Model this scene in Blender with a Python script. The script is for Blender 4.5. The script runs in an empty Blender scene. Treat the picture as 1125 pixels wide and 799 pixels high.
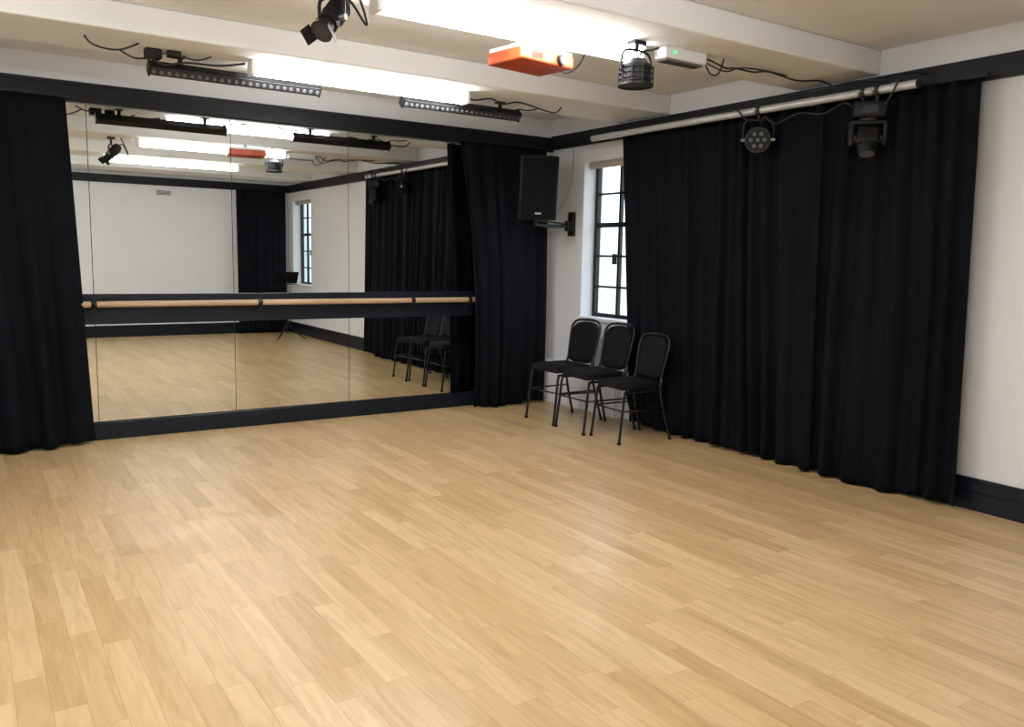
import bpy, bmesh, math, random
from mathutils import Matrix, Vector, Euler
random.seed(4)
D2R=math.pi/180
# ------------------------------------------------------------------ materials
def new_mat(name):
    m=bpy.data.materials.new(name); m.use_nodes=True
    nt=m.node_tree; b=nt.nodes["Principled BSDF"]
    return m,nt,b
def simple(name,col,rough=0.5,metal=0.0,emis=None,estr=0.0,bump=0.0,bscale=200,var=0.0,vscale=3,spec=None,sheen=0.0):
    m,nt,b=new_mat(name)
    b.inputs["Base Color"].default_value=(*col,1); b.inputs["Roughness"].default_value=rough
    b.inputs["Metallic"].default_value=metal
    if spec is not None: b.inputs["Specular IOR Level"].default_value=spec
    if sheen: 
        b.inputs["Sheen Weight"].default_value=sheen; b.inputs["Sheen Roughness"].default_value=0.4
    if emis: 
        b.inputs["Emission Color"].default_value=(*emis,1); b.inputs["Emission Strength"].default_value=estr
    tc=nt.nodes.new("ShaderNodeTexCoord")
    if var>0:
        n=nt.nodes.new("ShaderNodeTexNoise"); n.inputs["Scale"].default_value=vscale; n.inputs["Detail"].default_value=4
        nt.links.new(tc.outputs["Object"],n.inputs["Vector"])
        r=nt.nodes.new("ShaderNodeValToRGB")
        r.color_ramp.elements[0].position=0.3; r.color_ramp.elements[1].position=0.7
        r.color_ramp.elements[0].color=(*[c*(1-var) for c in col],1)
        r.color_ramp.elements[1].color=(*[min(1,c*(1+var)) for c in col],1)
        nt.links.new(n.outputs["Fac"],r.inputs["Fac"]); nt.links.new(r.outputs["Color"],b.inputs["Base Color"])
    if bump>0:
        n=nt.nodes.new("ShaderNodeTexNoise"); n.inputs["Scale"].default_value=bscale; n.inputs["Detail"].default_value=3
        nt.links.new(tc.outputs["Object"],n.inputs["Vector"])
        bp=nt.nodes.new("ShaderNodeBump"); bp.inputs["Strength"].default_value=bump; bp.inputs["Distance"].default_value=0.002
        nt.links.new(n.outputs["Fac"],bp.inputs["Height"]); nt.links.new(bp.outputs["Normal"],b.inputs["Normal"])
    return m
M_wall=simple("wall_paint_white",(0.80,0.81,0.835),0.75,bump=0.15,bscale=90,var=0.015)
M_ceil=simple("ceiling_paint",(0.78,0.775,0.76),0.85,bump=0.15,bscale=70,var=0.02)
M_black=simple("black_gloss_paint",(0.007,0.010,0.018),0.4,bump=0.1,bscale=30,spec=.3)
M_trim=simple("black_satin_trim",(0.006,0.007,0.011),0.5,bump=0.1,bscale=30,spec=.3)
M_plast=simple("black_plastic",(0.007,0.007,0.008),0.5,bump=0.1,bscale=300,spec=.25)
M_metalb=simple("black_metal",(0.010,0.010,0.011),0.45,spec=.35)
M_dgrey=simple("dark_grey_metal",(0.022,0.022,0.025),0.5,spec=.35)
M_grille=simple("speaker_grille",(0.005,0.005,0.006),0.7,bump=0.9,bscale=500,spec=.15)
M_cloth=simple("blackout_cloth",(0.0036,0.0044,0.0074),0.75,bump=0.3,bscale=400,var=0.3,vscale=2,spec=0.10,sheen=0.008)
M_vinyl=simple("seat_upholstery",(0.006,0.006,0.009),0.8,bump=0.4,bscale=500,spec=.2)
M_tubeb=simple("chair_frame_black",(0.008,0.008,0.010),0.3,spec=.4)
M_alu=simple("aluminium_pole",(0.60,0.61,0.62),0.38,metal=0.5,var=0.05,vscale=8)
M_chrome=simple("steel_fixings",(0.35,0.35,0.35),0.35,metal=1)
M_whitep=simple("white_plastic",(0.8,0.8,0.8),0.4)
M_lens=simple("led_lens",(0.12,0.125,0.135),0.15)
M_lensd=simple("dark_lens",(0.03,0.035,0.05),0.05)
M_orange=simple("orange_glow_casing",(0.46,0.07,0.02),0.45,var=0.15,vscale=6)  # orange glow on the projector body put into its base colour
M_cable=simple("black_cable",(0.01,0.01,0.01),0.5)
M_cableg=simple("grey_cable",(0.35,0.35,0.36),0.5)
M_blind=simple("blind_fabric",(0.45,0.40,0.33),0.8)
M_green=simple("green_led",(0.05,0.5,0.15),0.4,emis=(0.1,1,0.3),estr=1.0)
M_tube=simple("fluorescent_diffuser",(1,1,1),0.5,emis=(0.98,0.975,0.96),estr=38)
M_sill=simple("window_sill_white",(0.82,0.83,0.84),0.4)
M_label=simple("white_label",(0.5,0.5,0.5),0.5)
def mirror_mat():
    m,nt,b=new_mat("mirror_glass")
    b.inputs["Base Color"].default_value=(0.78,0.81,0.80,1); b.inputs["Metallic"].default_value=1; b.inputs["Roughness"].default_value=0.0
    return m
M_mirror=mirror_mat()
def wood_mat():
    m,nt,b=new_mat("barre_beech"); tc=nt.nodes.new("ShaderNodeTexCoord")
    mp=nt.nodes.new("ShaderNodeMapping"); mp.inputs["Scale"].default_value=(1.5,40,40)
    n=nt.nodes.new("ShaderNodeTexNoise"); n.inputs["Scale"].default_value=1.5; n.inputs["Detail"].default_value=5
    r=nt.nodes.new("ShaderNodeValToRGB"); r.color_ramp.elements[0].position=.35; r.color_ramp.elements[1].position=.7
    r.color_ramp.elements[0].color=(0.42,0.28,0.165,1); r.color_ramp.elements[1].color=(0.55,0.395,0.255,1)
    L=nt.links.new
    L(tc.outputs["Object"],mp.inputs["Vector"]); L(mp.outputs["Vector"],n.inputs["Vector"]); L(n.outputs["Fac"],r.inputs["Fac"]); L(r.outputs["Color"],b.inputs["Base Color"])
    b.inputs["Roughness"].default_value=0.55
    return m
M_wood=wood_mat()
def floor_mat():
    m,nt,b=new_mat("vinyl_plank_floor"); N=nt.nodes.new; L=nt.links.new
    tc=N("ShaderNodeTexCoord"); sp=N("ShaderNodeSeparateXYZ"); L(tc.outputs["Object"],sp.inputs[0])
    def math_(op,a,bb=None,c=None):
        n=N("ShaderNodeMath"); n.operation=op
        for i,v in enumerate((a,bb,c)):
            if v is None: continue
            if isinstance(v,(int,float)): n.inputs[i].default_value=v
            else: L(v,n.inputs[i])
        return n.outputs[0]
    W=0.10; LEN=0.74
    u=math_('DIVIDE',sp.outputs[0],W); row=math_('FLOOR',u); fu=math_('SUBTRACT',u,row)
    wn=N("ShaderNodeTexWhiteNoise"); wn.noise_dimensions='1D'; L(row,wn.inputs["W"])
    v=math_('ADD',math_('DIVIDE',sp.outputs[1],LEN),math_('MULTIPLY',wn.outputs["Value"],7.3))
    idv=math_('FLOOR',v); fv=math_('SUBTRACT',v,idv)
    cb=N("ShaderNodeCombineXYZ"); L(row,cb.inputs[0]); L(idv,cb.inputs[1])
    wn2=N("ShaderNodeTexWhiteNoise"); wn2.noise_dimensions='2D'; L(cb.outputs[0],wn2.inputs["Vector"])
    off=math_('MULTIPLY',wn2.outputs["Value"],37.0)
    gx=math_('MULTIPLY',sp.outputs[0],24.0); gy=math_('ADD',math_('MULTIPLY',sp.outputs[1],2.6),off)
    cg=N("ShaderNodeCombineXYZ"); L(gx,cg.inputs[0]); L(gy,cg.inputs[1]); L(off,cg.inputs[2])
    g=N("ShaderNodeTexNoise"); g.inputs["Scale"].default_value=1.0; g.inputs["Detail"].default_value=6; g.inputs["Roughness"].default_value=0.6; g.inputs["Distortion"].default_value=0.8
    L(cg.outputs[0],g.inputs["Vector"])
    base=N("ShaderNodeValToRGB"); L(wn2.outputs["Value"],base.inputs["Fac"])
    e=base.color_ramp.elements; e[0].position=0; e[0].color=(0.55,0.375,0.185,1); e[1].position=1; e[1].color=(0.69,0.505,0.28,1)
    x=base.color_ramp.elements.new(0.5); x.color=(0.625,0.44,0.23,1)
    gr=N("ShaderNodeValToRGB"); L(g.outputs["Fac"],gr.inputs["Fac"])
    e=gr.color_ramp.elements; e[0].position=0.28; e[0].color=(0.76,0.69,0.58,1); e[1].position=0.60; e[1].color=(1.04,1.04,1.04,1)
    mx=N("ShaderNodeMixRGB"); mx.blend_type='MULTIPLY'; mx.inputs[0].default_value=0.8
    L(base.outputs[0],mx.inputs[1]); L(gr.outputs[0],mx.inputs[2])
    du=math_('MINIMUM',fu,math_('SUBTRACT',1.0,fu)); dv=math_('MINIMUM',fv,math_('SUBTRACT',1.0,fv))
    su=math_('LESS_THAN',du,0.012); sv=math_('LESS_THAN',dv,0.0018)
    s=math_('MAXIMUM',su,sv)
    mx2=N("ShaderNodeMixRGB"); mx2.blend_type='MULTIPLY'; L(math_('MULTIPLY',s,0.40),mx2.inputs[0])
    L(mx.outputs[0],mx2.inputs[1]); mx2.inputs[2].default_value=(0.45,0.36,0.28,1)
    L(mx2.outputs[0],b.inputs["Base Color"])
    n2=N("ShaderNodeTexNoise"); n2.inputs["Scale"].default_value=2.5; n2.inputs["Detail"].default_value=4; L(tc.outputs["Object"],n2.inputs["Vector"])
    L(math_('ADD',math_('MULTIPLY',n2.outputs["Fac"],0.12),0.25),b.inputs["Roughness"])
    b.inputs["Specular IOR Level"].default_value=0.48
    bp=N("ShaderNodeBump"); bp.inputs["Strength"].default_value=0.15; bp.inputs["Distance"].default_value=0.001
    L(math_('SUBTRACT',g.outputs["Fac"],s),bp.inputs["Height"]); L(bp.outputs[0],b.inputs["Normal"])
    return m
M_floor=floor_mat()
# ------------------------------------------------------------------ builder
class B:
    def __init__(s,name): s.name=name; s.v=[]; s.f=[]; s.mi=[]; s.sm=[]; s.mats=[]
    def _m(s,m):
        if m not in s.mats: s.mats.append(m)
        return s.mats.index(m)
    def raw(s,vs,fs,mat,smooth=False,M=None):
        o=len(s.v); mi=s._m(mat)
        for p in vs:
            p=Vector(p); s.v.append(M@p if M else p)
        for f in fs: s.f.append([o+i for i in f]); s.mi.append(mi); s.sm.append(smooth)
    def bm(s,bm,mat,smooth=False,M=None):
        bm.verts.ensure_lookup_table(); bm.verts.index_update()
        s.raw([v.co.copy() for v in bm.verts],[[v.index for v in f.verts] for f in bm.faces],mat,smooth,M); bm.free()
    def box(s,c,size,mat,rot=None,bev=0.0,seg=2,M=None,taper=None):
        bm=bmesh.new(); bmesh.ops.create_cube(bm,size=1)
        for v in bm.verts:
            if taper and v.co.y>0: v.co.x*=taper
            v.co=Vector((v.co.x*size[0],v.co.y*size[1],v.co.z*size[2]))
        if bev>0: bmesh.ops.bevel(bm,geom=bm.edges[:],offset=bev,segments=seg,affect='EDGES',profile=0.5)
        T=Matrix.Translation(c)
        if rot is not None: T=T@(rot.to_4x4() if isinstance(rot,Matrix) else Euler(rot).to_matrix().to_4x4())
        if M: T=M@T
        s.bm(bm,mat,bev>0 and seg>2,T)
    def box2(s,a,b,mat,bev=0.0,M=None):
        c=[(a[i]+b[i])/2 for i in range(3)]; sz=[abs(b[i]-a[i]) for i in range(3)]
        s.box(c,sz,mat,bev=bev,M=M)
    def cyl(s,p0,p1,r,mat,r2=None,n=20,M=None,caps=True):
        p0=Vector(p0);p1=Vector(p1); r2=r if r2 is None else r2
        d=(p1-p0); L=d.length; q=d.to_track_quat('Z','Y').to_matrix()
        vs=[];fs=[]
        for k,(p,rr) in enumerate(((p0,r),(p1,r2))):
            for i in range(n):
                a=2*math.pi*i/n; vs.append(p+q@Vector((rr*math.cos(a),rr*math.sin(a),0)))
        for i in range(n): j=(i+1)%n; fs.append([i,j,n+j,n+i])
        s.raw(vs,fs,mat,True,M)
        if caps:
            s.raw(vs[:n],[list(range(n))[::-1]],mat,False,M); s.raw(vs[n:],[list(range(n))],mat,False,M)
    def tube(s,pts,r,mat,n=8,sub=6,closed=False,M=None):
        P=[Vector(p) for p in pts]
        if sub>1 and len(P)>2:
            Q=[]; m=len(P); rng=range(m if closed else m-1)
            for i in rng:
                if closed: a,b_,c,d=P[(i-1)%m],P[i],P[(i+1)%m],P[(i+2)%m]
                else: a,b_,c,d=P[max(i-1,0)],P[i],P[i+1],P[min(i+2,m-1)]
                for k in range(sub):
                    t=k/sub
                    Q.append(0.5*((2*b_)+(c-a)*t+(2*a-5*b_+4*c-d)*t*t+(3*b_-a-3*c+d)*t**3))
            if not closed: Q.append(P[-1])
            P=Q
        m=len(P); vs=[];fs=[]; up=None
        for i in range(m):
            if closed: t=(P[(i+1)%m]-P[(i-1)%m]).normalized()
            else: t=(P[min(i+1,m-1)]-P[max(i-1,0)]).normalized()
            if up is None:
                up=t.orthogonal().normalized()
            else:
                up=(up-t*up.dot(t)).normalized()
            w=t.cross(up)
            for k in range(n):
                a=2*math.pi*k/n; vs.append(P[i]+r*(math.cos(a)*up+math.sin(a)*w))
        for i in range(m if closed else m-1):
            j=(i+1)%m
            for k in range(n): l=(k+1)%n; fs.append([i*n+k,i*n+l,j*n+l,j*n+k])
        if not closed: fs.append(list(range(n))[::-1]); fs.append([(m-1)*n+k for k in range(n)])
        s.raw(vs,fs,mat,True,M)
    def done(s,parent=None,loc=None,rot=None,origin=None):
        me=bpy.data.meshes.new(s.name)
        o0=Vector(origin) if origin else Vector((0,0,0))
        me.from_pydata([tuple(v-o0) for v in s.v],[],s.f)
        for m in s.mats: me.materials.append(m)
        me.polygons.foreach_set("material_index",s.mi); me.polygons.foreach_set("use_smooth",s.sm); me.update()
        ob=bpy.data.objects.new(s.name,me); bpy.context.collection.objects.link(ob)
        ob.location=o0
        if loc: ob.location=loc
        if rot: ob.rotation_euler=rot
        if parent: ob.parent=parent
        return ob
# ------------------------------------------------------------------ room dims
XL=-6.7; YR=-8.4; H=2.91; T=0.25; BZ=2.75
b=B("floor"); b.box2((XL-T,YR-T,-0.1),(T,T,0),M_floor); b.done()
b=B("ceiling"); b.box2((XL-T,YR-T,H),(T,T,H+0.15),M_ceil)
b.done()
for y0,y1 in ((-1.75,-1.10),(-3.72,-3.05),(-5.75,-5.10),(-7.75,-7.10)):
    b=B("ceiling_beam"); b.box2((XL,y0,BZ),(0,y1,H),M_ceil,bev=0.012); b.done()
b=B("wall_back"); b.box2((XL-T,0,0),(T,T,H),M_wall); b.done()
b=B("wall_rear"); b.box2((XL-T,YR-T,0),(T,YR,H),M_wall); b.done()
def wall_openings(name,x0,x1,openings):
    b=B(name); y=0.0
    for (ya,yb,z0,z1) in openings:   # ya>yb
        b.box2((x0,ya,0),(x1,y,H),M_wall)
        b.box2((x0,yb,0),(x1,ya,z0),M_wall); b.box2((x0,yb,z1),(x1,ya,H),M_wall)
        y=yb
    b.box2((x0,YR,0),(x1,y,H),M_wall); return b.done()
WR=[(-0.58,-1.70,0.92,2.44),(-7.2,-8.15,0.92,2.44)]
WL=[(-1.6,-3.0,0.92,2.44),(-5.0,-6.4,0.92,2.44)]  # left-wall windows are unseen, added for soft daylight
wall_openings("wall_right",0,T,WR); wall_openings("wall_left",XL-T,XL,WL)
def window(name,xin,sgn,ya,yb,z0,z1):
    b=B(name); xf=xin+sgn*0.17; w=0.028
    def bar(y0,y1,za,zb,th=0.03): b.box2((xf-th/2,y0,za),(xf+th/2,y1,zb),M_metalb,bev=0.003)
    bar(yb,yb+0.04,z0,z1,.05); bar(ya-0.04,ya,z0,z1,.05); bar(yb+.04,ya-.04,z1-0.04,z1,.05); bar(yb+.04,ya-.04,z0,z0+0.04,.05)
    n=3; 
    for i in range(1,n):
        y=yb+(ya-yb)*i/n; bar(y-0.015,y+0.015,z0+.04,z1-.04,.04)
    rows=5
    for i in range(1,rows):
        z=z0+(z1-z0)*i/rows; t=0.024 if i==3 else 0.010; bar(yb+.04,ya-.04,z-t,z+t)
    b.box2((xf-0.06*sgn,ya-0.36,1.45),(xf-0.02*sgn,ya-0.33,1.55),M_metalb,bev=.004)
    b.cyl((xin+sgn*0.07,yb+.02,z1-.035),(xin+sgn*0.07,ya-.02,z1-.035),0.03,M_blind)
    b.box2((xin-sgn*0.03,yb-0.03,z0-0.03),(xin+sgn*0.14,ya+0.03,z0+0.004),M_sill,bev=.006)
    b.done()
window("window_1",0,1,*WR[0]); window("window_2",0,1,*WR[1]); window("added_window_3",XL,-1,*WL[0]); window("added_window_4",XL,-1,*WL[1])
b=B("trim_1"); b.box2((XL,-0.06,2.585),(0,0,2.715),M_trim,bev=.004); b.box2((XL,-0.075,2.70),(0,-.06,2.722),M_trim); b.done()
b=B("trim_2"); b.box2((-0.05,YR,2.60),(0,-0.076,2.735),M_trim,bev=.004); b.done()
b=B("trim_3"); b.box2((XL,YR,2.60),(-.05,YR+0.05,2.735),M_trim,bev=.004); b.done()
b=B("trim_4"); b.box2((XL,YR+.05,2.60),(XL+0.05,-0.076,2.735),M_trim,bev=.004); b.done()
def skirt(name,p,q,dirv,h=0.20):
    b=B(name); 
    for (z0,z1,t) in ((0,h*0.55,.026),(h*.55,h*.6,.018),(h*.6,h*.86,.024),(h*.86,h,.016)):
        a=Vector(p); c=Vector(q); d=Vector(dirv)*t
        lo=[min(a[i],c[i],a[i]+d[i],c[i]+d[i]) for i in range(2)]; hi=[max(a[i],c[i],a[i]+d[i],c[i]+d[i]) for i in range(2)]
        b.box2((lo[0],lo[1],z0),(hi[0],hi[1],z1),M_black,bev=.002)
    b.done()
skirt("baseboard_right",(0,YR,0),(0,-1.75,0),(-1,0,0)); skirt("baseboard_rear",(XL,YR,0),(-.03,YR,0),(0,1,0)); skirt("baseboard_left",(XL,YR+.03,0),(XL,-.06,0),(1,0,0))
b=B("baseboard_back"); b.box2((XL+.03,-0.045,0),(-0.13,0,0.138),M_black,bev=.006); b.done()
b=B("pipe_boxing"); b.box2((-0.10,-1.25,0),(-.001,-0.06,0.42),M_wall,bev=.005); b.box2((-0.12,-1.26,0.42),(-.001,-0.06,0.445),M_sill,bev=.003); b.done()
# ------------------------------------------------------------------ mirrors
b=B("wall_mirror")
b.box2((-4.60,-0.012,0.14),(-0.82,-0.001,2.58),M_trim)
xs=[-4.585,-4.335,-3.272,-2.242,-1.192,-0.86]
for i in range(len(xs)-1):
    b.box2((xs[i]+.0025,-0.018,0.145),(xs[i+1]-.0025,-0.012,2.575),M_mirror)
b.done()
# ------------------------------------------------------------------ barre
b=B("ballet_barre")
x0,x1=-4.50,-0.93
b.box2((x0,-0.045,0.915),(x1,-0.019,1.15),M_black,bev=.003)
b.cyl((x0,-0.110,1.075),(x1,-0.110,1.075),0.024,M_wood,n=20)
for x in (-4.35,-3.08,-1.64,-1.02):
    b.box((x,-0.052,1.05),(0.05,0.014,0.12),M_metalb,bev=.003)
    b.box((x,-0.085,1.035),(0.03,0.07,0.02),M_metalb,bev=.003)
    b.tube([(x,-0.10,1.04),(x,-0.115,1.045),(x,-0.137,1.062),(x,-0.137,1.085)],.008,M_metalb)
    b.cyl((x-.02,-0.110,1.075),(x+.02,-0.110,1.075),0.0265,M_metalb)
b.done()
# ------------------------------------------------------------------ curtains
def curtain(name,path_top,path_bot,ztop,zbot,amp=0.05,seed=0,fold=0.15,mid=None):
    rnd=random.Random(seed)
    A=Vector(path_top[0]);Bq=Vector(path_top[1]);C=Vector(path_bot[0]);Dq=Vector(path_bot[1])
    L=(Bq-A).length; nu=int(L*130); nv=44
    ph=[rnd.uniform(0,6.28) for _ in range(8)]
    knots=[0]; 
    while knots[-1]<L*1.0: knots.append(knots[-1]+fold*rnd.uniform(0.45,1.7))
    amps=[rnd.uniform(.4,1.0) for _ in knots]
    def f(u):
        for i in range(len(knots)-1):
            if u<=knots[i+1]:
                t=(u-knots[i])/(knots[i+1]-knots[i]); a=amps[i]*(1-t)+amps[i+1]*t
                c=-math.cos(2*math.pi*t)
                return a*(abs(c)**0.75)*(1 if c>0 else -1)
        return 0
    vs=[];fs=[]
    for j in range(nv+1):
        v=j/nv; z=ztop+(zbot-ztop)*v
        P=A.lerp(C,v); Q=Bq.lerp(Dq,v)
        if mid:
            k=4*v*(1-v); P=P+Vector(mid[0])*k; Q=Q+Vector(mid[1])*k
        d=(Q-P); n=Vector((-d.y,d.x)).normalized()
        for i in range(nu+1):
            t=i/nu; u=t*L
            uu=u+0.03*math.sin(v*3+ph[0])*math.sin(u*5+ph[1])+0.02*v*math.sin(u*11+ph[2])
            w=f(max(0,min(L,uu)))
            a=amp*(0.6+0.4*v)*(0.8+0.2*math.sin(u*2.1+ph[3]+v))
            off=a*w*0.75+amp*0.3*v*math.sin(u*7+ph[4]+v*1.5)+amp*.12*math.sin(u*34+ph[5]+v*2.2)*(1-v*.4)
            p=P.lerp(Q,t)+n*off
            zz=z
            if j==nv: zz+=0.012*math.sin(u*6+ph[6])+0.004*math.sin(u*17)
            vs.append((p.x,p.y,zz))
    for j in range(nv):
        for i in range(nu):
            a=j*(nu+1)+i; fs.append([a,a+1,a+nu+2,a+nu+1])
    b=B(name); b.raw(vs,fs,M_cloth,True)
    ob=b.done(); 
    md=ob.modifiers.new("thick","SOLIDIFY"); md.thickness=0.003
    return ob
curtain("blackout_curtain",[(-5.75,-0.16),(-4.48,-0.14)],[(-5.75,-0.24),(-4.38,-0.2)],2.585,0.02,amp=.08,seed=3,fold=.17)
curtain("blackout_curtain",[(-1.17,-0.13),(-0.14,-0.14)],[(-1.04,-0.24),(-0.17,-0.24)],2.585,0.02,amp=.06,seed=6,fold=.14,mid=[(.045,-.05),(0,-.04)])
curtain("blackout_curtain",[(-0.13,-1.29),(-0.13,-3.42)],[(-0.13,-1.52),(-0.14,-3.5)],2.60,0.02,amp=.078,seed=8,fold=.18)
curtain("blackout_curtain",[(-0.13,-3.36),(-0.13,-4.47)],[(-0.16,-3.40),(-0.13,-4.54)],2.60,0.02,amp=.075,seed=12,fold=.17)
curtain("blackout_curtain",[(-1.0,YR+.14),(-0.1,YR+.14)],[(-1.0,YR+.16),(-0.12,YR+.16)],2.60,0.02,amp=.05,seed=21)
def track(p,q,name="curtain_track"):
    b=B(name); p=Vector(p);q=Vector(q)
    b.box2((min(p.x,q.x)-.012,min(p.y,q.y)-.012,p.z),(max(p.x,q.x)+.012,max(p.y,q.y)+.012,p.z+.022),M_trim)
    b.done()
track((-5.8,-0.13,2.59),(-4.46,-0.13,2.59)); track((-1.17,-0.14,2.59),(-0.12,-0.14,2.59)); track((-0.13,-1.25,2.602),(-0.13,-4.49,2.602))
# ------------------------------------------------------------------ chairs
def chair(loc,rz=0.0,sc=1.0):
    b=B("stacking_chair"); r=.011
    for s in (-1,1):
        y=.19*s
        b.tube([(-.43,y*1.03,.012),(-.405,y,.22),(-.385,y*.98,.40),(-.36,y*.97,.425),(-.20,y*.95,.425),(0.0,y*.95,.425)],r,M_tubeb)
        b.tube([(.10,y*1.05,.012),(.03,y,.25),(-.005,y*.95,.42),(.01,y*.95,.52)],r,M_tubeb)
        b.cyl((-.43,y*1.03,0),(-.43,y*1.03,.02),.015,M_plast); b.cyl((.10,y*1.05,0),(.10,y*1.05,.02),.015,M_plast)
        b.tube([(-.395,y,.27),(.022,y,.27)],.007,M_tubeb,sub=1)
    b.tube([(-.395,-.19,.27),(-.395,.19,.27)],.007,M_tubeb,sub=1)
    def bk(y,t):
        z=.42+t; x=.0+.22*t+ .02*math.cos(y*8)-.02
        return (x,y,z)
    hoop=[bk(-.165,.03),bk(-.172,.15),bk(-.188,.30),bk(-.188,.39),bk(-.15,.438),bk(-.07,.452),bk(.07,.452),bk(.15,.438),bk(.188,.39),bk(.188,.30),bk(.172,.15),bk(.165,.03)]
    b.tube(hoop,r,M_tubeb,sub=6)
    b.tube([(0.0,-.18,.425),(0.0,.18,.425)],r,M_tubeb,sub=1)
    bm=bmesh.new(); bmesh.ops.create_cube(bm,size=1)
    bmesh.ops.subdivide_edges(bm,edges=bm.edges[:],cuts=7,use_grid_fill=True)
    for v in bm.verts:
        x,y,z=v.co
        q=(abs(2*x)**5+abs(2*y)**5)**(1/5) if (x or y) else 1
        m=max(abs(2*x),abs(2*y)); k=(m/q) if q>0 else 1
        x*=k; y*=k
        edge=max(abs(2*x),abs(2*y))
        zz=z*(1-0.45*max(0,(edge-.7)/.3)**2)
        if z>0: zz+=.12*(1-edge**2)
        v.co=(x*.43*1.0,y*(.40 - .03*(x+.5)),zz*.065)
    b.bm(bm,M_vinyl,True,Matrix.Translation((-.205,0,.468)))
    bm=bmesh.new(); bmesh.ops.create_cube(bm,size=1)
    bmesh.ops.subdivide_edges(bm,edges=bm.edges[:],cuts=9,use_grid_fill=True)
    for v in bm.verts:
        x,y,z=v.co
        p=5 if z<0 else 3.2
        q=(abs(2*z)**p+abs(2*y)**p)**(1/p); m=max(abs(2*z),abs(2*y)); k=(m/q) if q>0 else 1
        z2=z*k; y2=y*k; edge=max(abs(2*z2),abs(2*y2))
        w=.335+.04*z2
        th=.042*(1-.5*max(0,(edge-.65)/.35)**2)
        t=.075+ (z2+.5)*.36
        c=bk(y2*w,t); v.co=(c[0]+x*th-.004,c[1],c[2])
    b.bm(bm,M_vinyl,True)
    ob=b.done(loc=loc,rot=(0,0,rz)); ob.scale=(sc,)*3
    return ob
chair((-0.355,-1.04,0),0.03,1.06); chair((-0.36,-1.525,0),-0.03,1.06); chair((-0.35,-1.975,0),-.06,1.0)
# ------------------------------------------------------------------ speaker
b=B("wall_speaker")
Ms=Matrix.Translation((-0.55,-0.52,2.165))@Euler((6*D2R,0,-20*D2R)).to_matrix().to_4x4()
b.box((0,0,0),(.38,.30,.60),M_plast,bev=.02,seg=3,M=Ms,taper=.7)
b.box((0,-.148,0.0),(.34,.02,.55),M_grille,bev=.012,seg=3,M=Ms)
b.box((0,-.16,-.235),(.06,.004,.018),M_label,M=Ms)
b.cyl((0,-.158,-.10),(0,-.161,-.10),.14,M_grille,n=32,M=Ms)
b.cyl((0,-.158,.15),(0,-.161,.15),.07,M_grille,n=32,M=Ms)
b.cyl((-.50,-.46,1.87),(-.50,-.46,1.80),.022,M_metalb)
b.tube([(-.50,-.46,1.82),(-.30,-.44,1.81),(-.06,-.42,1.82)],.017,M_metalb)
b.tube([(-.50,-.46,1.86),(-.30,-.44,1.85),(-.10,-.42,1.84)],.008,M_metalb)
b.box((-.02,-.42,1.84),(.04,.09,.24),M_metalb,bev=.01,seg=3)
b.box((-.06,-.42,1.82),(.06,.06,.10),M_metalb,bev=.008)
b.done()
b=B("speaker_cable")
b.tube([(-.36,-.40,1.95),(-.22,-.36,1.93),(-.10,-.36,2.02),(-.02,-.38,2.22),(-.008,-.40,2.45),(-.008,-.40,2.6)],.006,M_cableg); b.done()
# ------------------------------------------------------------------ fluorescent battens
def batten(x0,x1,y,z=BZ-.001,name="fluorescent_batten"):
    b=B(name)
    b.box2((x0,y-.045,z-.04),(x1,y+.045,z),M_whitep,bev=.005)
    prof=[(-.05,-.02),(-.052,-.05),(-.042,-.076),(-.02,-.088),(.02,-.088),(.042,-.076),(.052,-.05),(.05,-.02)]
    vs=[];fs=[]
    for x in (x0+.03,x1-.03):
        for (dy,dz) in prof: vs.append((x,y+dy,z+dz))
    n=len(prof)
    for i in range(n-1): fs.append([i,n+i,n+i+1,i+1])
    b.raw(vs,fs,M_tube,False)
    for xa,xb in ((x0,x0+.03),(x1-.03,x1)): b.box2((xa,y-.056,z-.093),(xb,y+.056,z),M_whitep,bev=.008)
    b.done()
batten(-3.52,-1.86,-1.45); batten(-3.45,-1.73,-3.28); batten(-3.53,-1.73,-5.4)
batten(-6.45,-4.65,-3.28); batten(-6.3,-4.5,-5.4)
# ------------------------------------------------------------------ LED bars
def led_bar(x0,x1,y,z):
    b=B("led_batten_light"); c=((x0+x1)/2,y,z); M=Matrix.Translation(c)@Euler((-50*D2R,0,0)).to_matrix().to_4x4(); L=x1-x0
    b.box((0,0,0),(L,.075,.06),M_plast,bev=.006,M=M)
    b.box((0,.0,-.035),(L*.99,.06,.012),M_dgrey,bev=.003,M=M)
    n=24
    for i in range(n):
        x=-L/2+L*(i+.5)/n; b.cyl((x,0,-.040),(x,0,-.046),.013,M_lens,n=14,M=M)
    for s in (-1,1):
        b.box((s*L/2,0,0),(.012,.085,.075),M_metalb,bev=.003,M=M)
        x=(x0+x1)/2+s*L*.33
        b.box2((x-.015,y-.004,z+.02),(x+.015,y+.004,BZ),M_metalb)
        b.box2((x-.03,y-.035,BZ-.012),(x+.03,y+.035,BZ),M_metalb)
    b.tube([(x0+.05,y,z+.03),(x0+.02,y+.02,z+.06),(x0-.08,y+.02,z+.05),(x0-.16,y+.02,BZ-.01)],.006,M_cable)
    b.tube([(x1-.05,y,z+.03),(x1+.02,y+.02,z+.06),(x1+.1,y+.02,z+.06),(x1+.2,y+.02,BZ-.01)],.005,M_cable)
    b.done()
led_bar(-4.11,-2.98,-1.28,2.655); led_bar(-2.32,-1.26,-1.27,2.66)
b=B("ceiling_junction_box"); b.box((-4.10,-1.38,BZ-.03),(.10,.08,.06),M_plast,bev=.01); b.box((-3.98,-1.40,BZ-.02),(.08,.06,.04),M_plast,bev=.006)
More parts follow.
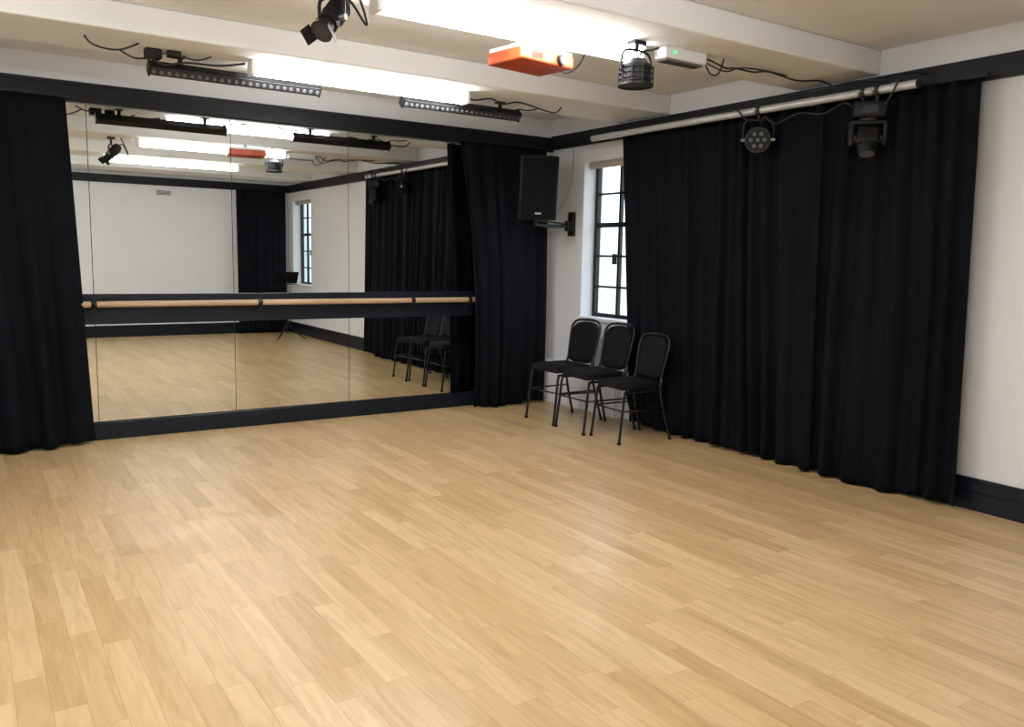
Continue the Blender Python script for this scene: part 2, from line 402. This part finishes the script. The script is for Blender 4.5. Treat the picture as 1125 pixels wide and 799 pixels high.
b.tube([(-4.12,-1.4,BZ-.04),(-4.05,-1.4,BZ-.09),(-3.9,-1.4,BZ-.06),(-3.7,-1.4,BZ-.05),(-3.54,-1.43,BZ-.02)],.007,M_cable)
b.tube([(-4.10,-1.42,BZ-.05),(-4.02,-1.46,BZ-.03),(-3.86,-1.47,BZ-.05),(-3.76,-1.44,BZ-.01)],.005,M_cable)
b.tube([(-4.2,-1.5,BZ-.005),(-4.32,-1.5,BZ-.06),(-4.45,-1.5,BZ-.05),(-4.5,-1.5,BZ-.003)],.006,M_cable); b.done()
b=B("ceiling_cable")
b.tube([(-1.86,-1.42,BZ-.03),(-1.76,-1.40,BZ-.04),(-1.62,-1.42,BZ-.015),(-1.5,-1.40,BZ-.04),(-1.35,-1.41,BZ-.01),(-1.15,-1.45,BZ-.05),(-1.0,-1.43,BZ-.055),(-.93,-1.42,BZ-.004)],.006,M_cable); b.done()
# ------------------------------------------------------------------ profile spot
def spotlight(loc,aim,name="stage_spotlight",R=.048,L=.20):
    b=B(name); loc=Vector(loc); aim=Vector(aim).normalized(); q=aim.to_track_quat('Z','Y').to_matrix().to_4x4()
    M=Matrix.Translation(loc)@q
    b.cyl((0,0,-L/2),(0,0,L*.2),R,M_metalb,n=24,M=M); b.cyl((0,0,-L/2-.03),(0,0,-L/2),R*.7,M_dgrey,r2=R,n=24,M=M)
    b.cyl((0,0,L*.2),(0,0,L*.5),R*.82,M_metalb,r2=R*.86,n=24,M=M); b.cyl((0,0,L*.5),(0,0,L*.52),R*1.1,M_dgrey,n=24,M=M)
    b.cyl((0,0,L*.52),(0,0,L*.525),R*.75,M_lensd,n=24,M=M)
    for i in range(5): b.cyl((0,0,-L/2+.012+i*.018),(0,0,-L/2+.018+i*.018),R*1.12,M_dgrey,n=24,M=M)
    for s in (-1,1): b.box((s*R*1.4,0,L*.58),(.002,R*1.6,R*1.1),M_metalb,rot=(0,s*.5,0),M=M)
    side=Vector((aim.y,-aim.x,0)).normalized() if abs(aim.z)<.99 else Vector((1,0,0))
    p=loc+side*(R+.02); p2=loc-side*(R+.02); top=loc+Vector((0,0,R+.05))
    b.tube([p,p+Vector((0,0,R+.03)),top+side*(R*.6),top,top-side*(R*.6),p2+Vector((0,0,R+.03)),p2],.009,M_metalb,sub=4)
    b.cyl(p-side*.03,p+side*.015,.014,M_chrome); b.cyl(p2+side*.03,p2-side*.015,.014,M_chrome)
    b.cyl(top,(top.x,top.y,BZ),.012,M_metalb); b.box((top.x,top.y,BZ-.012),(.08,.06,.024),M_metalb,bev=.004)
    b.tube([loc-aim*L*.5,loc-aim*(L*.5+.05)+Vector((.02,0,.0)),loc+Vector((.17,0,-.0)),loc+Vector((.16,0,.06)),(top.x+.10,top.y,BZ)],.006,M_cable)
    return b
sb=spotlight((-3.70,-3.38,2.565),(-0.62,-0.35,-0.75)); sb.done()
# ------------------------------------------------------------------ projector
b=B("ceiling_projector")
Mp=Matrix.Translation((-2.31,-2.97,2.645))@Euler((0,0,8*D2R)).to_matrix().to_4x4()
b.box((0,0,.0),(.42,.30,.07),M_orange,bev=.012,seg=3,M=Mp); b.box((0,0,.045),(.40,.29,.026),M_whitep,bev=.006,M=Mp)
b.cyl((.10,-.148,0.0),(.10,-.175,0.0),.032,M_plast,n=24,M=Mp); b.cyl((.10,-.175,0),(.10,-.178,0),.025,M_lensd,n=24,M=Mp)
for i in range(7): b.box((-.12+i*.012,-.151,0),(.005,.004,.035),M_plast,M=Mp)
b.cyl((0,-.10,.05),(0,-.10,.105),.025,M_whitep,M=Mp)
b.tube([(-2.11,-2.94,2.66),(-2.04,-2.95,2.62),(-1.98,-3.0,2.66),(-1.97,-3.07,2.75)],.006,M_cable); b.done()
b=B("emergency_light"); b.box((-1.50,-3.38,BZ-.035),(.34,.11,.07),M_whitep,bev=.012,seg=3); b.box((-1.50,-3.38,BZ-.075),(.30,.08,.014),M_lens,bev=.004); b.box((-1.60,-3.437,BZ-.035),(.03,.004,.015),M_green); b.done()
b=B("fresnel_lantern"); cx,cy,cz=-1.85,-3.38,2.57
b.cyl((cx,cy,cz-.05),(cx,cy,cz+.045),.085,M_metalb,n=28); b.cyl((cx,cy,cz+.045),(cx,cy,cz+.08),.085,M_dgrey,r2=.05,n=28)
for z in (-.06,-.03,0,.03): b.cyl((cx,cy,cz+z-.004),(cx,cy,cz+z+.004),.098,M_dgrey,n=28)
b.cyl((cx,cy,cz-.056),(cx,cy,cz-.05),.07,M_lensd,n=28)
for i in range(10):
    a=i*math.pi/5; x=cx+.1*math.cos(a); y=cy+.1*math.sin(a); b.cyl((x,y,cz-.07),(x,y,cz+.04),.004,M_metalb,n=6)
b.tube([(cx+.1*math.cos(a*math.pi/6),cy+.1*math.sin(a*math.pi/6),cz-.07) for a in range(12)],.006,M_metalb,closed=True,sub=3)
b.tube([(cx-.11,cy,cz),(cx-.11,cy,cz+.08),(cx-.07,cy,cz+.125),(cx+.07,cy,cz+.125),(cx+.11,cy,cz+.08),(cx+.11,cy,cz)],.008,M_metalb,sub=4)
b.cyl((cx,cy,cz+.12),(cx,cy,BZ),.012,M_metalb); b.box((cx,cy,BZ-.012),(.09,.07,.024),M_metalb,bev=.004)
b.tube([(cx,cy,cz+.08),(cx+.05,cy,cz+.13),(cx+.12,cy,cz+.15),(cx+.2,cy+.02,BZ)],.006,M_cable); b.done()
b=B("ceiling_cable")
b.tube([(-1.33,-3.4,BZ-.03),(-1.25,-3.38,BZ-.02),(-1.15,-3.42,BZ-.06),(-1.0,-3.36,BZ-.03),(-.9,-3.42,BZ-.05),(-.7,-3.38,BZ-.015),(-.45,-3.4,BZ-.04),(-.2,-3.4,BZ-.01),(-.05,-3.4,BZ-.03)],.006,M_cable)
b.tube([(-1.33,-3.36,BZ-.02),(-1.2,-3.45,BZ-.09),(-1.05,-3.44,BZ-.05),(-.8,-3.4,BZ-.02),(-.5,-3.36,BZ-.01)],.005,M_cable)
b.tube([(-1.34,-3.42,BZ-.05),(-1.30,-3.44,BZ-.12),(-1.22,-3.43,BZ-.10),(-1.16,-3.41,BZ-.005)],.005,M_cable)
b.done()
# ------------------------------------------------------------------ lighting pole + fixtures
PX,PZ=-.27,2.595
b=B("lighting_pole"); b.cyl((PX,-1.02,PZ),(PX,-4.16,PZ),.026,M_alu,n=24)
for y in (-1.02,-4.16): b.cyl((PX,y-.006,PZ),(PX,y+.006,PZ),.028,M_dgrey,n=24)
for y in (-1.3,-2.3,-3.4,-4.0):
    b.cyl((PX,y-.012,PZ),(PX,y+.012,PZ),.029,M_alu,n=24); b.box2((PX,y-.012,PZ+.03),(-.05,y+.012,PZ+.042),M_dgrey); 
b.done()
def clamp(b,y):
    b.box((PX,y,PZ),(.068,.035,.068),M_metalb,bev=.008); b.cyl((PX,y,PZ-.03),(PX,y,PZ-.075),.012,M_metalb); b.box((PX-.045,y,PZ),(.03,.02,.02),M_chrome,bev=.003)
b=B("led_par_light"); yp=-2.95; clamp(b,yp); c=Vector((PX,yp,2.385)); aim=Vector((-.75,-.6,-.12)).normalized(); M=Matrix.Translation(c)@aim.to_track_quat('Z','Y').to_matrix().to_4x4()
b.cyl((0,0,-.05),(0,0,.03),.075,M_plast,r2=.09,n=32,M=M); b.cyl((0,0,-.07),(0,0,-.05),.05,M_plast,r2=.075,n=32,M=M)
b.cyl((0,0,.03),(0,0,.045),.092,M_metalb,n=32,M=M); b.cyl((0,0,.045),(0,0,.047),.08,M_plast,n=32,M=M)
for i in range(7):
    a=i*math.pi/3; rr=0 if i==6 else .048
    b.cyl((rr*math.cos(a),rr*math.sin(a),.047),(rr*math.cos(a),rr*math.sin(a),.054),.015,M_lens,n=16,M=M)
side=aim.cross(Vector((0,0,1))).normalized()
top=Vector((PX,yp,PZ-.07))
b.tube([c+side*.105,c+side*.105+Vector((0,0,.09)),top+side*.08,top,top-side*.08,c-side*.105+Vector((0,0,.09)),c-side*.105],.008,M_metalb,sub=4)
for s in (-1,1): b.cyl(c+side*s*.08,c+side*s*.12,.012,M_chrome)
b.done()
b=B("moving_head_light"); ym=-3.84; clamp(b,ym-.05); clamp(b,ym+.05)
Mm=Matrix.Translation((PX,ym,0))@Euler((0,0,-50*D2R)).to_matrix().to_4x4()
b.box((0,0,2.475),(.20,.17,.10),M_plast,bev=.015,seg=3,M=Mm); b.box((0,-.086,2.475),(.09,.004,.05),M_lensd,M=Mm)
b.cyl((0,0,2.41),(0,0,2.43),.06,M_dgrey,M=Mm)
b.box((0,0,2.40),(.21,.09,.03),M_plast,bev=.01,seg=3,M=Mm)
for s in (-1,1): b.box((s*.10,0,2.33),(.032,.09,.16),M_plast,bev=.014,seg=3,M=Mm)
Mh=Mm@Matrix.Translation((0,0,2.30))@Euler((-20*D2R,0,0)).to_matrix().to_4x4()
b.box((0,0,.01),(.145,.13,.13),M_plast,bev=.03,seg=4,M=Mh); b.cyl((0,0,-.04),(0,0,-.105),.062,M_plast,r2=.055,n=28,M=Mh); b.cyl((0,0,-.105),(0,0,-.108),.045,M_lens,n=28,M=Mh)
for s in (-1,1): b.cyl((s*.07,0,0),(s*.09,0,0),.03,M_dgrey,M=Mh)
b.done()
b=B("lighting_cable")
b.tube([(PX-.02,-2.99,2.5),(PX-.02,-3.02,2.54),(PX-.02,-3.12,2.48),(PX,-3.3,2.53),(PX-.01,-3.5,2.50),(PX,-3.65,2.55),(PX-.02,-3.74,2.50)],.006,M_cable)
b.tube([(PX-.02,-3.94,2.50),(PX-.04,-3.98,2.50),(PX-.04,-4.04,2.60),(PX-.02,-4.05,2.66),(PX+.1,-4.06,2.69),(-.055,-4.08,2.69)],.006,M_cable)
b.tube([(PX-.02,-2.90,2.52),(PX-.035,-2.84,2.55),(PX-.035,-2.76,2.62),(PX,-2.6,2.629),(PX,-2.2,2.629),(PX,-1.8,2.629),(PX,-1.5,2.629)],.006,M_cable)
b.tube([(PX,-3.1,2.63),(PX,-3.25,2.67),(PX-.01,-3.45,2.66),(PX,-3.7,2.68),(PX+.01,-3.95,2.65)],.005,M_cable)
b.done()
# ------------------------------------------------------------------ rear items seen in the mirror
b=B("air_vent"); b.box((-2.2,YR+.01,2.48),(.26,.02,.10),M_whitep,bev=.004)
for i in range(4): b.box((-2.2,YR+.023,2.45+i*.02),(.23,.006,.011),M_dgrey)
b.done()
b=B("music_stand"); X,Y=-.55,-6.9
for i in range(3):
    a=i*2*math.pi/3+.4; b.tube([(X,Y,.30),(X+.12*math.cos(a),Y+.12*math.sin(a),.16),(X+.30*math.cos(a),Y+.30*math.sin(a),.015)],.010,M_metalb)
b.cyl((X,Y,.12),(X,Y,1.0),.013,M_metalb); b.box((X,Y,1.07),(.40,.012,.22),M_grille,rot=(-.45,0,0),bev=.003); b.box((X,Y+.02,.96),(.40,.06,.01),M_grille)
b.done()
# ------------------------------------------------------------------ world
w=bpy.data.worlds.new("sky"); bpy.context.scene.world=w; w.use_nodes=True; nt=w.node_tree
bg=nt.nodes["Background"]; bg.inputs["Strength"].default_value=3.5
tc=nt.nodes.new("ShaderNodeTexCoord"); sp=nt.nodes.new("ShaderNodeSeparateXYZ"); r=nt.nodes.new("ShaderNodeValToRGB")
nt.links.new(tc.outputs["Generated"],sp.inputs[0]); nt.links.new(sp.outputs[2],r.inputs[0]); nt.links.new(r.outputs[0],bg.inputs[0])
r.color_ramp.elements[0].position=0.0; r.color_ramp.elements[0].color=(0.32,0.37,0.36,1)
r.color_ramp.elements[1].position=0.05; r.color_ramp.elements[1].color=(0.72,0.86,1.0,1)
for (xin,sg,o) in ((0,1,WR[0]),(0,1,WR[1]),(XL,-1,WL[0]),(XL,-1,WL[1])):
    l=bpy.data.lights.new("window_portal","AREA"); l.shape='RECTANGLE'; l.size=o[3]-o[2]; l.size_y=o[0]-o[1]
    l.cycles.is_portal=True
    ob=bpy.data.objects.new("window_portal",l); bpy.context.collection.objects.link(ob)
    ob.location=(xin+sg*.22,(o[0]+o[1])/2,(o[2]+o[3])/2); ob.rotation_euler=(0,sg*math.pi/2,0)
# ------------------------------------------------------------------ camera
R=Matrix(((0.83465,0.05343,-0.54818),(-0.5504,0.11788,-0.82654),(0.02046,0.99159,0.1278)))
cam=bpy.data.cameras.new("camera"); co=bpy.data.objects.new("camera",cam); bpy.context.collection.objects.link(co)
co.matrix_world=Matrix.Translation((-5.168,-7.146,1.5))@R.to_4x4()
cam.sensor_width=36; cam.lens=908/1125*36; cam.clip_start=.05
bpy.context.scene.camera=co
bpy.context.scene.view_settings.view_transform='Standard'
